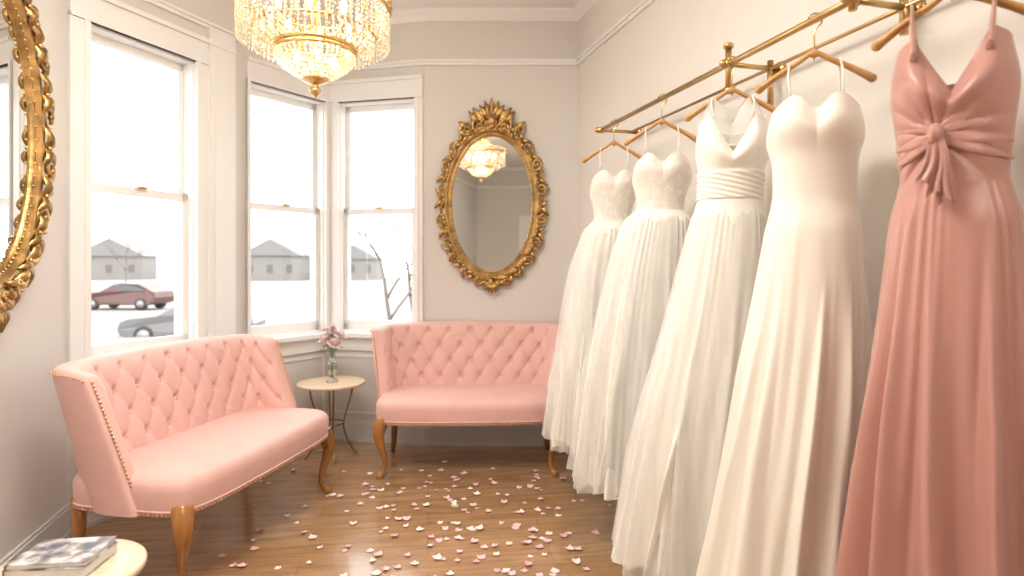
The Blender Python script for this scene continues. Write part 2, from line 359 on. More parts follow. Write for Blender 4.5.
# ---------------------------------------------------------------- loveseat
def superell(th, n):
    c, s = cos(th), sin(th)
    return math.copysign(abs(c) ** (2 / n), c), math.copysign(abs(s) ** (2 / n), s)
def loveseat(W, loc, rz, D=.56, flare=.085, H=.565):
    b = MB('tufted_loveseat')
    prof = [(.325, .012), (.330, .003), (.35, 0), (.42, -.004), (.445, .0), (.462, .010), (.473, .028), (.480, .06), (.486, .12), (.490, .2), (.492, .275)]
    n = 96; yc = D / 2
    def seat(i, j):
        z, ins = prof[j]; c, s = superell(2 * pi * i / n, 7)
        return ((W / 2 - ins) * c, yc + (D / 2 - ins) * s - .02 * (1 - c * c) * (1 if s < 0 else 0), z)
    b.grid(seat, n, len(prof), M_pink, True)
    b.add([seat(i, len(prof) - 1) for i in range(n)], [tuple(range(n))], M_pink, True)
    b.add([seat(i, 0) for i in range(n)], [tuple(range(n))[::-1]], M_pink, False)
    per = []
    for i in range(1200):
        c, s = superell(2 * pi * i / 1200, 7); per.append(Vector((W / 2 * c, yc + D / 2 * s - .02 * (1 - c * c) * (1 if s < 0 else 0), .337)))
    acc = 0; last = per[-1]
    for p in per:
        acc += (p - last).length; last = p
        if acc > .018: acc = 0; b.ell(p, .006, M_nail, 6, 4)
    b.tube([per[i] + Vector((0, 0, .012)) for i in range(0, 1200, 10)], .005, M_pink, 6, closed=True)
    def plan(th, v):
        hw = W / 2 - .005 + flare * v ** 1.3; yb = D - .03 + .13 * v; y0 = .20 + .20 * v
        c, s = superell(th, 4.2)
        return Vector((-hw * c, y0 + (yb - y0) * abs(s), 0))
    NS = 220; K = 2000
    ths = [pi * i / K for i in range(K + 1)]
    arc = [0]
    for i in range(K): arc.append(arc[-1] + (plan(ths[i + 1], .5) - plan(ths[i], .5)).length)
    tot = arc[-1]; samp = []; q = 0
    for i in range(NS):
        tgt = tot * i / (NS - 1)
        while q < K - 1 and arc[q + 1] < tgt: q += 1
        samp.append(lerp(ths[q], ths[q + 1], (tgt - arc[q]) / max(1e-9, arc[q + 1] - arc[q])))
    z0 = .33
    NV = 90
    def P(i, v):
        s = 2 * i / (NS - 1) - 1
        p = plan(samp[i], v); p.z = z0 + H * v * (1 - .05 * abs(s) ** 10 + .012 * cos(s * pi)); return p
    def nrm(i, v):
        a = P(max(i - 2, 0), v); c = P(min(i + 2, NS - 1), v)
        t = (c - a); t.z = 0; t.normalize()
        return Vector((t.y, -t.x, 0))
    px, pz = .140, .20
    zoff = .30 + .335
    def inner(i, j):
        v = j / (NV - 1); s = 2 * i / (NS - 1) - 1
        e = sqrt(max(0, 1 - abs(s) ** 26)) * sqrt(max(0, 1 - v ** 22))
        X = s * tot / 2; Z = z0 + H * v - zoff
        a = X / px + Z / pz; c = X / px - Z / pz
        lines = (abs(sin(pi * a)) * abs(sin(pi * c))) ** .35
        da = abs(a - round(a)); dc = abs(c - round(c))
        dimp = 1 - exp(-((da * da + dc * dc) / .022))
        tf = .42 * lines + .58 * dimp
        m = sstep(1, .93, abs(s)) * sstep(1, .88, v)
        tf = lerp(.9, tf, m)
        return P(i, v) + nrm(i, v) * e * (.055 + .032 * tf) + Vector((0, 0, .012 * v * e))
    def outer(i, j):
        v = j / (NV - 1); s = 2 * i / (NS - 1) - 1
        e = sqrt(max(0, 1 - abs(s) ** 40)) * sqrt(max(0, 1 - v ** 30))
        return P(i, v) - nrm(i, v) * e * .022
    b.grid(inner, NS, NV, M_pink); b.grid(outer, NS, NV, M_pink)
    for r in range(-6, 7):
        for cidx in range(-10, 11):
            X = (cidx + (.5 if r % 2 else 0)) * px; Z = r * pz / 2
            s = X / (tot / 2); v = (Z + zoff - z0) / H
            if abs(s) < .93 and .3 < v < .9:
                i = int(round((s + 1) / 2 * (NS - 1)))
                p = P(i, v) + nrm(i, v) * .060
                b.ell(p, (.011, .011, .011), M_pink, 8, 6)
    for e in (0, NS - 1):
        for k in range(33):
            v = .04 + .93 * k / 32
            b.ell(P(e, v) + Vector((0, -.004, 0)), .0065, M_nail, 6, 4)
    for i in range(3, NS - 3, 3):
        b.ell(P(i, .97) - nrm(i, .97) * .022, .005, M_nail, 6, 4)
    for sx in (-1, 1):
        x = sx * (W / 2 - .05); y = .055
        pts = [(x, y, .36), (x + sx * .012, y - .012, .32), (x + sx * .022, y - .022, .27), (x + sx * .012, y - .012, .20), (x - sx * .004, y + .004, .13),
               (x - sx * .008, y + .008, .07), (x + sx * .004, y - .004, .03), (x + sx * .016, y - .016, .015), (x + sx * .02, y - .02, 0)]
        tb = [(-i, p[0], p[1], p[2], r) for i, (p, r) in enumerate(zip(pts, [.042, .042, .036, .026, .019, .015, .017, .022, .019]))]
        fine = [interp(tb, -k / 4) for k in range(33)]
        b.tube([f[:3] for f in fine], [f[3] for f in fine], M_legs, 14)
        b.ell((x + sx * .014, y - .014, .30), (.036, .036, .045), M_legs, 12, 8)
        pts = [(x, D - .05, .36), (x, D - .05, .22), (x + sx * .008, D - .03, .1), (x + sx * .02, D + .0, 0)]
        b.tube(pts, [.03, .024, .019, .017], M_legs, 10)
    return b.done(loc, rz)
loveseat(1.20, (-1.125, 2.865, 0), math.radians(79), .58, flare=.03)
loveseat(1.14, (-.270, 3.64, 0), math.radians(2), .56)

# ---------------------------------------------------------------- side tables
def side_table(loc, R, H, rot=0):
    b = MB('side_table')
    prof = [(0, H - .022), (R - .012, H - .022), (R - .002, H - .018), (R, H - .01), (R - .002, H - .003), (R - .01, H), (R * .5, H), (0, H)]
    b.lathe(prof, M_twood, 56)
    b.tube([(R * .62 * cos(a), R * .62 * sin(a), H - .028) for a in [2 * pi * i / 32 for i in range(32)]], .006, M_bronze, 6, closed=True)
    for k in range(4):
        a = rot + pi / 2 * k + .4; ca, sa = cos(a), sin(a)
        pr = [(.62, H - .024), (.60, H * .85), (.50, H * .68), (.38, H * .5), (.36, H * .38), (.46, H * .22), (.62, H * .08), (.74, .006)]
        pts = []
        for t in range(29):
            z = pr[0][1] + (pr[-1][1] - pr[0][1]) * t / 28
            r = interp([(q[1], q[0]) for q in pr], z)[0] * R
            pts.append((r * ca, r * sa, z))
        b.tube(pts, .0065, M_bronze, 8)
        b.ell((pts[-1][0], pts[-1][1], .008), (.012, .012, .008), M_bronze, 8, 5)
    b.tube([(R * .37 * cos(t), R * .37 * sin(t), H * .45) for t in [2 * pi * i / 24 for i in range(24)]], .006, M_bronze, 6, closed=True)
    return b.done(loc)
side_table((-1.225, 4.07, 0), .225, .51)
side_table((-1.20, 1.60, 0), .195, .485, .5)

def rose(b, c, R, mats, tilt):
    c = Vector(c)
    b.ell(c, R * .45, mats[0], 8, 6)
    for ring, (n, rr, op) in enumerate([(4, .5, .15), (5, .7, .45), (6, .95, .85), (7, 1.1, 1.15)]):
        for k in range(n):
            a = 2 * pi * k / n + ring * .6 + random.uniform(-.2, .2)
            def pet(i, j):
                u = i / 6 - .5; v = j / 6
                wd = R * .95 * sin(pi * min(1, v * .8 + .12)) * (1)
                rad = R * (.12 + rr * sin(v * pi / 2) * (.4 + .6 * op)); z = R * (-.35 + (1.25 - op * .65) * v - .25 * op * v * v)
                rad -= R * .25 * (u * 2) ** 2 * .6
                x = rad; y = u * wd * 1.3
                return tilt @ Vector((x * cos(a) - y * sin(a), x * sin(a) + y * cos(a), z + .04 * R * sin(u * 9 + k))) + c
            b.grid(pet, 7, 7, mats[ring % len(mats)])
b = MB('flower_vase')
b.lathe([(0, .004), (.036, .004), (.040, .0), (.042, .006), (.038, .012), (.018, .03), (.020, .05), (.034, .08), (.037, .11), (.030, .145), (.020, .175), (.018, .20), (.026, .235), (.029, .24)], M_vase, 28)
b.lathe([(0, .05), (.015, .052), (.030, .08), (.033, .11), (.028, .14), (0, .14)], M_vase, 20)
fl = [((-.045, -.02, .30), .040), ((.03, -.04, .275), .042), ((.0, .01, .335), .044), ((.055, .02, .315), .038), ((-.02, .045, .295), .034), ((.01, -.02, .375), .028), ((-.05, .03, .355), .024)]
for (c, r) in fl:
    v = Vector(c) - Vector((0, 0, .2)); T = Vector((0, 0, 1)).rotation_difference(v.normalized()).to_matrix()
    rose(b, c, r, [M_petB, M_petB, M_petA], T)
    b.tube([(c[0] * -.2, c[1] * -.2, .02), (0, 0, .15), (c[0] * .35, c[1] * .35, .23), (c[0] * .9, c[1] * .9, c[2] - r * .3)], .0022, M_stem, 5)
for k in range(7):
    a = k * .9; d = Vector((cos(a), sin(a), .0))
    b.grid(lambda i, j: tuple(d * (.02 + .055 * j / 5) + Vector((-sin(a), cos(a), 0)) * (i / 3 - .5) * .024 * sin(pi * (j + .3) / 5.6) + Vector((0, 0, .245 + .02 * sin(j / 5 * pi) - .004 * j))), 4, 6, M_stem)
b.done((-1.215, 4.05, .51))

b = MB('magazine_stack')
def book(z, w, d, t, rot, m1):
    T = Matrix.Translation((0, 0, z)) @ Matrix.Rotation(rot, 4, 'Z')
    b.box((-w / 2, -d / 2, 0), (w / 2, d / 2, .002), m1, T); b.box((-w / 2 + .003, -d / 2 + .003, .002), (w / 2 - .003, d / 2 - .003, t - .002), M_paper, T)
    b.box((-w / 2, -d / 2, t - .002), (w / 2, d / 2, t), m1, T); b.box((-w / 2 - .001, -d / 2, 0), (-w / 2 + .003, d / 2, t), m1, T)
book(0, .20, .155, .028, 0, M_cover); book(.0282, .195, .15, .014, .06, M_cover)
b.done((-1.215, 1.625, .4855), .06)

# ---------------------------------------------------------------- ornate mirror
def ornate_mirror(loc, rz, a, c, w, crest, foot, seed):
    rnd = random.Random(seed)
    b = MB('wall_mirror'); g = M_gold
    N = 120
    gv = [(a * 1.02 * cos(2 * pi * i / 72), -.018, c * 1.02 * sin(2 * pi * i / 72)) for i in range(72)]
    b.add(gv, [tuple(range(72))], M_mirror, False)
    b.add([(x, -.001, z) for x, y, z in gv], [tuple(range(72))[::-1]], g, False)
    pf = [(-.004, .012), (.0, .030), (.010, .034), (.016, .026), (.024, .028), (.034, .044), (.048, .050), (.060, .042), (.070, .026), (w * .66, .018), (w * .70, .0)]
    def fr(i, j):
        th = 2 * pi * i / N; o, h = pf[j]
        nx, nz = cos(th) / a, sin(th) / c; l = sqrt(nx * nx + nz * nz)
        return (a * cos(th) + nx / l * o, -h, c * sin(th) + nz / l * o)
    b.grid(fr, N, len(pf), g, True)
    def pt(th, o):
        nx, nz = cos(th) / a, sin(th) / c; l = sqrt(nx * nx + nz * nz)
        return a * cos(th) + nx / l * o, c * sin(th) + nz / l * o, atan2(nz, nx)
    def arcs(n):
        K = 720; L = [0]
        for i in range(K):
            t0, t1 = 2 * pi * i / K, 2 * pi * (i + 1) / K
            L.append(L[-1] + math.hypot(a * (cos(t1) - cos(t0)), c * (sin(t1) - sin(t0))))
        out = []; q = 0
        for k in range(n):
            while L[q] < L[-1] * k / n: q += 1
            out.append(pi / 2 + 2 * pi * q / K)
        return out
    for th in arcs(92):
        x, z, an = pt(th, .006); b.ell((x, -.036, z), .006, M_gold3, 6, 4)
    def scroll(x, z, ang, size, hand, y=-.035, turns=1.35, r0=.2):
        pts = []; rad = []
        n = 22
        for k in range(n):
            t = k / (n - 1); r = size * (1 - t) ** .9 * .5 + size * .07; ph = ang + hand * t * turns * 2 * pi
            pts.append((x + r * cos(ph), y - .018 * t, z + r * sin(ph))); rad.append(size * r0 * (1 - .45 * t) * (.5 + .5 * min(1, t * 6)))
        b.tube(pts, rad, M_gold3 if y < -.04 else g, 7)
        b.ell((pts[-1][0], pts[-1][1] - .004, pts[-1][2]), size * .14, g, 7, 5)
    def leaf(x, z, ang, l, wd, y=-.03, curl=.4):
        R = 7; d = Vector((cos(ang), 0, sin(ang))); s = Vector((-sin(ang), 0, cos(ang)))
        def f(i, j):
            u = (i / 4 - .5) * 2; v = j / R
            ww = wd * (sin(pi * min(1, v * .85 + .1)) ** .8) * (1 + .18 * cos(v * 18)) * .5
            h = .022 * (1 - u * u) + .020 * sin(v * pi) + .01 - .006 * cos(u * 8)
            p = Vector((x, y, z)) + d * l * v + s * (u * ww + curl * l * v * v * .5)
            return (p.x, y + .018 - h, p.z)
        b.grid(f, 5, R + 1, g)
    n = 22
    ths = arcs(n)
    for k, th in enumerate(ths):
        sgn = 1 if cos(th) < 0 else -1
        x, z, an = pt(th, w * .62)
        tang = an + sgn * -pi / 2
        s = w * .62
        scroll(x, z, an + (0 if k % 2 else pi), s * rnd.uniform(.9, 1.12), sgn * (1 if k % 2 else -1), r0=.16)
        x2, z2, an2 = pt(th + pi / n, w * .45)
        leaf(x2, z2, an2 + sgn * .5, w * .70, w * .28, curl=.5 * sgn)
        leaf(x2, z2, an2 - sgn * .5, w * .62, w * .24, curl=-.5 * sgn)
        leaf(x2, z2, tang, w * .55, w * .22, y=-.045, curl=.6)
        leaf(x2, z2, tang + pi, w * .5, w * .20, y=-.045, curl=-.6)
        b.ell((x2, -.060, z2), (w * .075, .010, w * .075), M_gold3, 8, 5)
    def crestf(zs, zd, Hh):
        for q in (-1, 1):
            base = -pi / 2 if zd < 0 else pi / 2
            scroll(q * Hh * .42, zs + zd * Hh * .18, base + q * .8, Hh * .55, q * zd, r0=.15)
            scroll(q * Hh * .82, zs - zd * Hh * .02, base + q * .5, Hh * .42, -q * zd, r0=.15)
            scroll(q * Hh * .20, zs + zd * Hh * .55, base + q * .4, Hh * .32, -q * zd, y=-.045, r0=.15)
            leaf(q * Hh * .4, zs + zd * Hh * .2, base - q * zd * .9, Hh * .5, Hh * .22, curl=.4 * q)
            leaf(q * Hh * .2, zs + zd * Hh * .1, base - q * zd * .45, Hh * .72, Hh * .24, curl=-.3 * q)
            leaf(q * Hh * .75, zs + zd * Hh * .05, base - q * zd * 1.2, Hh * .38, Hh * .18, curl=.4 * q)
        for q in (-2, -1, 0, 1, 2):
            leaf(q * Hh * .04, zs + zd * Hh * .3, (pi / 2 if zd > 0 else -pi / 2) - q * zd * .3, Hh * (.70 - .07 * abs(q)), Hh * .17, y=-.05, curl=0)
        b.ell((0, -.06, zs + zd * Hh * .26), (Hh * .12, .02, Hh * .12), M_gold3, 10, 6)
    crestf(c + w * .35, 1, crest); crestf(-c - w * .35, -1, foot)
    return b.done(loc, rz)
ornate_mirror((-.144, 4.329, 1.74), 0, .288, .485, .125, .225, .12, 1)
lw = (pB - pL).normalized()
mp = pB - lw * .73
ornate_mirror((mp.x, mp.y, 1.83), atan2(lw.y, lw.x), .345, .575, .155, .25, .17, 2)

# ---------------------------------------------------------------- chandelier
def chandelier(loc, top, light=12):
    b = MB('chandelier')
    def ring(R, z, r, n=64, m=M_gold2): b.tube([(R * cos(2 * pi * i / n), R * sin(2 * pi * i / n), z) for i in range(n)], r, m, 8, closed=True)
    def strands(R, z, L, n, R2=None, r=.0078, sag=0, ph=0, drop=True):
        R2 = R if R2 is None else R2
        nb = max(3, int(math.hypot(L, R - R2) / (r * 2.25)))
        for k in range(n):
            a = 2 * pi * (k + ph) / n
            for q in range(nb):
                t = (q + .5) / nb; rr = lerp(R, R2, t) + sag * sin(pi * t)
                b.octa((rr * cos(a), rr * sin(a), z - L * t), r, r * 1.15, M_crys)
            if drop: b.octa((R2 * cos(a), R2 * sin(a), z - L - .012), r * .9, r * 2.4, M_crys)
    ring(.325, .36, .010); ring(.330, .395, .008)
    for k in range(40):
        a = 2 * pi * k / 40
        b.tube([(.33 * cos(a), .33 * sin(a), .36), (.338 * cos(a + .04), .338 * sin(a + .04), .378), (.33 * cos(a + .08), .33 * sin(a + .08), .395)], .005, M_gold2, 5)
        b.ell((.333 * cos(a), .333 * sin(a), .412), (.008, .008, .012), M_gold2, 6, 4)
    strands(.325, .345, .13, 78); strands(.30, .345, .10, 44, ph=.5)
    ring(.265, .235, .008); strands(.258, .228, .05, 58)
    ring(.175, .172, .012); ring(.177, .150, .007)
    strands(.20, .20, .03, 44, .176, drop=False)
    strands(.175, .145, .11, 46, .05, sag=.030, drop=False)
    ring(.05, .035, .009, 24)
    b.lathe([(0, .05), (.055, .045), (.058, .035), (.045, .022), (.018, .012), (.012, .004), (.024, -.008), (.026, -.018), (.018, -.032), (.006, -.04), (0, -.05)], M_gold2, 20)
    for k in range(12):
        a = 2 * pi * k / 12
        b.tube([(.325 * cos(a), .325 * sin(a), .36), (.265 * cos(a), .265 * sin(a), .235), (.21 * cos(a), .21 * sin(a), .20), (.175 * cos(a), .175 * sin(a), .17), (.05 * cos(a), .05 * sin(a), .04)], .004, M_gold2, 5)
    for k in range(8):
        a = 2 * pi * k / 8 + .2
        b.tube([(.05 * cos(a), .05 * sin(a), .22), (.13 * cos(a), .13 * sin(a), .20), (.19 * cos(a), .19 * sin(a), .24), (.19 * cos(a), .19 * sin(a), .27)], .006, M_gold2, 6)
        b.ell((.19 * cos(a), .19 * sin(a), .315), (.014, .014, .034), M_bulb, 8, 6)
        b.tube([(.19 * cos(a), .19 * sin(a), .25), (.19 * cos(a), .19 * sin(a), .285)], .012, M_petB, 8)
    for k in range(4):
        a = 2 * pi * k / 4 + .5
        b.ell((.08 * cos(a), .08 * sin(a), .12), (.014, .014, .026), M_bulb, 8, 6)
    b.tube([(0, 0, .04), (0, 0, top)], .009, M_gold2, 8)
    zc = .72 if top > .8 else top - .12
    strands(.09, zc, zc - .41, 30, .32, sag=-.07, drop=False)
    ring(.09, zc, .010, 28); b.lathe([(.09, zc), (.07, zc + .03), (.02, zc + .05), (.012, zc + .07)], M_gold2, 20)
    b.lathe([(.012, top - .05), (.03, top - .04), (.06, top - .01), (.065, top)], M_gold2, 24)
    o = b.done(loc)
    for (z, e) in ((.30, light), (.14, light * .3)):
        l = bpy.data.lights.new('chandelier_glow', 'POINT'); l.energy = e; l.color = (1, .82, .60); l.shadow_soft_size = .06
        lo = bpy.data.objects.new('chandelier_glow', l); COL.objects.link(lo); lo.parent = o; lo.location = (0, 0, z)
    return o
chandelier((-.885, 2.70, 2.10), ZC - 2.10, light=12)
chandelier((-.42, .45, 2.46), ZC - 2.46, light=6)  # extra chandelier added out of view so the back mirror reflects one

# ---------------------------------------------------------------- garment rack
RZ = 2.06
W = Vector((.287, -1)).normalized(); U = Vector((1, .287)).normalized()
kk = sqrt(1 + .287**2)
def rk(Y, off=0, z=RZ):
    t = (3.43 - Y); p = Vector((.486 + .287 * t, Y)) + U * off; return (p.x, p.y, z)
DW = .25 / kk * .99
b = MB('garment_rack')
b.tube([rk(3.41), rk(.7)], .0115, M_brass, 12)
b.tube([rk(3.40, DW - .05), rk(.7, DW - .05)], .007, M_brass, 10)
for Y in (3.38, 2.27, 1.72, 1.0):
    b.tube([rk(Y, -.025), rk(Y, DW)], .010, M_brass, 10)
    b.tube([rk(Y, DW - .012), rk(Y, DW - .001)], .030, M_brass, 16)
    b.ell(rk(Y, -.025), .014, M_brass)
    b.tube([rk(Y, -.018), rk(Y, .018)], .018, M_brass, 12)
Y = 2.27
b.tube([rk(Y, 0, RZ - .10), rk(Y, 0, RZ + .07)], .012, M_brass, 12); b.tube([rk(Y, 0, RZ + .062), rk(Y, 0, RZ + .075)], .019, M_brass, 12)
b.tube([rk(Y, DW - .05, RZ - .16), rk(Y, DW - .05, RZ + .03)], .012, M_brass, 12)
b.tube([rk(Y, 0, RZ - .11), rk(Y, 0, RZ - .09)], .018, M_brass, 12)
Y = 1.72
b.tube([rk(Y, DW - .05, RZ - .08), rk(Y, DW - .05, RZ + .06)], .012, M_brass, 12); b.tube([rk(Y, 0, RZ - .03), rk(Y, 0, RZ + .06)], .012, M_brass, 12)
b.done()

A16 = atan2(.287, 1)
HA = .158
def hanger(Y, dl=0):
    x, y, z = rk(Y)
    b = MB('clothes_hanger')
    pts = [(0, 0, -.125), (0, 0, -.045), (.004, 0, -.030), (.020, 0, -.014), (.0235, 0, .002), (.018, 0, .015), (.004, 0, .0205), (-.010, 0, .017), (-.0165, 0, .006)]
    b.tube(pts, .003, M_gold2, 7)
    arm = []
    for k in range(25):
        s = -1 + 2 * k / 24
        arm.append((s * HA, .016 * s * s, -.113 - .082 * abs(s) ** 1.3 + .012 * exp(-(s / .2) ** 2)))
    b.tube(arm, [.010 + .006 * abs(2 * k / 24 - 1) ** 2 for k in range(25)], M_hang, 10, flat=.75)
    b.ell((0, 0, -.105), (.018, .012, .014), M_hang, 10, 6)
    for s in (-1, 1): b.ell((s * HA, .016, -.195), (.014, .014, .013), M_hang, 10, 6)
    return b.done((x, y, z), A16 + dl)

# ---------------------------------------------------------------- gowns
def skirt_folds(rnd, n, amp, spread=(.06, .16), start=(0, .5), drift=(-.25, .25)):
    F = []
    for i in range(n):
        F.append((2 * pi * (i + rnd.uniform(-.4, .4)) / n, rnd.uniform(*spread), rnd.uniform(.45, 1.2) * amp, rnd.uniform(*start), rnd.uniform(*drift), rnd.choice((1, 1, -1)), rnd.uniform(0, 6.28)))
    return F
def foldval(F, th, t):
    s = 0
    for (a, w, am, st, dr, hd, ph) in F:
        if t <= st * .9: continue
        d = (th - a - dr * t - .06 * sin(t * 4 + ph) + pi) % (2 * pi) - pi
        g = min(1, (t - st * .9) / .35)
        ww = w * (.7 + .5 * t)
        d *= hd
        k = d / (ww if d > 0 else ww * .5)
        s += am * g * exp(-k * k)
    return s
def gown(name, Y, dl, prof, mat_b, mat_s, zw, folds, top='sweet', fine=(0, 0), seed=0, layers=(), maxu=.222, bust=.02,
         strap_m=None, extra=None, ruch=None, bz=1.72, straps=True, topdepth=.035, hemwave=.02, frill=0, wave=.010):
    rnd = random.Random(seed)
    b = MB(name); NU = 340
    z1, zh = prof[0][0], prof[-1][0]
    F = skirt_folds(rnd, *folds[0:2], **(folds[2] if len(folds) > 2 else {}))
    cd_, sd_ = cos(dl), sin(dl)
    def ztop(th):
        fr = sstep(.3, -.4, sin(th))
        c = cos(th)
        if top == 'sweet': f = -topdepth * exp(-(c / .24) ** 2) - .045 * max(0, abs(c) - .45) ** 1.3 * 2
        elif top == 'vee': f = -.14 * max(0, 1 - abs(c) / .62) - .05 * max(0, abs(c) - .6)
        else: f = -.012 * (1 - abs(c))
        return lerp(-.085, f, fr)
    def surf(zbase, th, off, FF, fin, amp0, sd=0):
        cx, hw, hd = interp(prof, zbase)
        fade = max(0, 1 - (z1 - zbase) / .20)
        z = zbase + ztop(th) * fade
        t = max(0, (zw - zbase) / (zw - zh))
        r = foldval(FF, th, t) * (t ** .7) - amp0 * .35 * t if t > 0 else 0
        if fin[0] and t > 0:
            r += fin[1] * sin(fin[0] * th + 3 * sin(th * 3 + seed) + 2 * sin(th * 7 + seed)) * (.25 + .75 * exp(-t * 5)) * min(1, t * 12) * (.5 + .5 * sin(th * 5 + seed))
        if t > 0:
            r += wave * t * noise.noise(Vector((cos(th) * 5, sin(th) * 5, t * 2.2 + seed + sd)))
            if frill: r += frill * t ** 4 * sin(48 * th + 4 * sin(5 * th + sd * 2) + sd)
        c, s = superell(th, 2.2)
        nx, ny = cos(th), sin(th)
        x = cx + (hw + off) * c + nx * r; y = (hd + off) * s + ny * r
        if t <= 0:
            cup = 0
            for q in (-1, 1):
                cup = max(cup, exp(-(((x - cx) - q * hw * .46) / (hw * .46)) ** 2 - ((zbase - bz) / .07) ** 2))
            y -= bust * cup * sstep(.1, -.5, s)
            if extra: x, y, z = extra(x, y, z, th, s)
            if ruch and ruch[0] < zbase < ruch[1]:
                k = .003 * sin((zbase + .03 * c) * 2 * pi / .018); x += nx * (k + .005); y += ny * (k + .005)
        if t > 0: z += hemwave * (noise.noise(Vector((cos(th) * 2, sin(th) * 2, seed + sd))) * 2) * t * t
        ur = x * cd_ - y * sd_
        lim = maxu + .004 * sin(th * 20)
        if ur > lim - .03:
            ex = ur - (lim - .03 + .03 * (1 - exp(-(ur - lim + .03) / .03)))
            x -= ex * cd_; y += ex * sd_
        return (x, y, z)
    nb = 60; ns = 130
    def fb(i, j): return surf(lerp(z1, zw, j / (nb - 1)), 2 * pi * i / NU, 0, F, fine, folds[1])
    b.grid(fb, NU, nb, mat_b, True)
    def fs(i, j): return surf(lerp(zw, zh, (j / (ns - 1)) ** .9), 2 * pi * i / NU, .002, F, fine, folds[1])
    b.grid(fs, NU, ns, mat_s, True)
    for li, (off, fl, mat, dz) in enumerate(layers):
        F2 = skirt_folds(rnd, fl[0], fl[1], **(fl[2] if len(fl) > 2 else {}))
        def f2(i, j):
            q = (j / (ns - 1)); zb = lerp(zw - .004, zh, q)
            x, y, z = surf(zb, 2 * pi * i / NU, off * min(1, q * 5) * (.5 + q), F2, fine, fl[1] * .7, li + 1.3)
            return (x, y, z - dz * q)
        b.grid(f2, NU, ns, mat, True)
    sm = strap_m or mat_b
    if straps:
        cx, hw, hd = prof[0][1:]
        for q in (-1, 1):
            for (yy, sy, zz) in ((-hd * .9, -1, z1 - .012), (hd * .8, 1, z1 - .08)):
                u0 = q * hw * .55
                pts = [(cx + u0, yy, zz), (q * .075, yy * .55, (zz + 1.92) / 2 + .02), (q * .070, sy * .012, RZ - .132)]
                b.tube(pts, .0035, sm, 6)
    x, y, z = rk(Y)
    return b, (x, y, 0)
# gown 1 (far, tulle ball)
d1 = -A16 - .14
prof = [(1.80, 0, .118, .085), (1.74, 0, .128, .095), (1.63, -.005, .108, .085), (1.54, -.01, .100, .08), (1.48, -.02, .140, .105), (1.2, -.05, .180, .135), (.8, -.08, .205, .15), (.34, -.10, .222, .16)]
b, l = gown('wedding_gown', 3.22, d1, prof, M_lace, M_chif, 1.53, (13, .04, dict(spread=(.06, .18))), seed=3, fine=(40, .004), layers=((.010, (13, .045), M_tulle, .01), (.020, (11, .05), M_tulle, -.03)), bz=1.74, frill=.005, wave=.03)
b.done(l, A16 + d1); hanger(3.22, d1)
# gown 2
d2 = -A16 - .20
prof = [(1.80, 0, .122, .09), (1.74, 0, .133, .10), (1.64, -.005, .115, .09), (1.55, -.01, .110, .085), (1.50, -.02, .150, .112), (1.2, -.06, .192, .14), (.8, -.095, .220, .15), (.29, -.13, .24, .16)]
b, l = gown('wedding_gown', 2.74, d2, prof, M_lace, M_chif, 1.545, (13, .042, dict(spread=(.06, .18))), seed=5, fine=(42, .005), layers=((.010, (12, .05), M_tulle, .01), (.020, (10, .055), M_tulle, -.03)), bz=1.74, topdepth=.04, frill=.005, wave=.03)
b.done(l, A16 + d2); hanger(2.74, d2)
# gown 3: v-neck chiffon with ruched belt, sheer yoke
d3 = -A16 - .30
prof = [(1.85, 0, .122, .09), (1.76, 0, .132, .105), (1.64, -.005, .116, .09), (1.54, -.01, .114, .088), (1.46, -.015, .134, .105), (1.1, -.055, .175, .13), (.7, -.11, .215, .15), (.14, -.165, .258, .16)]
b, l = gown('wedding_gown', 2.25, d3, prof, M_chif, M_chif, 1.54, (12, .065, dict(spread=(.06, .17), drift=(-.45, .15))), seed=11, fine=(34, .003), layers=((.016, (8, .05, dict(spread=(.1, .2))), M_tulle, -.03),), bz=1.74, ruch=(1.545, 1.64), top='vee', strap_m=M_chif, wave=.03, hemwave=.03)
def yoke(i, j):
    th = 2 * pi * i / 80; t = j / 12; z = lerp(1.77, 1.925, t)
    hw = lerp(.130, .080, t ** 1.5); hd = lerp(.102, .03, t)
    dip = -.10 * t * max(0, 1 - abs(cos(th)) / .7) * (1 if sin(th) < 0 else .3)
    return (hw * cos(th), hd * sin(th), z + dip + .004 * sin(th * 9))
b.grid(yoke, 80, 13, M_sheer, True)
b.done(l, A16 + d3); hanger(2.25, d3)
# gown 4: satin
d4 = -A16 - .40
prof = [(1.81, 0, .126, .095), (1.73, 0, .137, .108), (1.63, -.0, .122, .095), (1.50, -.002, .118, .09), (1.40, -.005, .136, .11), (1.1, -.02, .160, .13), (.7, -.05, .192, .145), (.10, -.10, .24, .16)]
b, l = gown('wedding_gown', 1.86, d4, prof, M_satin, M_satin, 1.50, (10, .075, dict(spread=(.09, .22), start=(0, .25), drift=(-.7, .0))), seed=23, bz=1.73, bust=.024, topdepth=.045, wave=.03)
b.done(l, A16 + d4); hanger(1.86, d4)
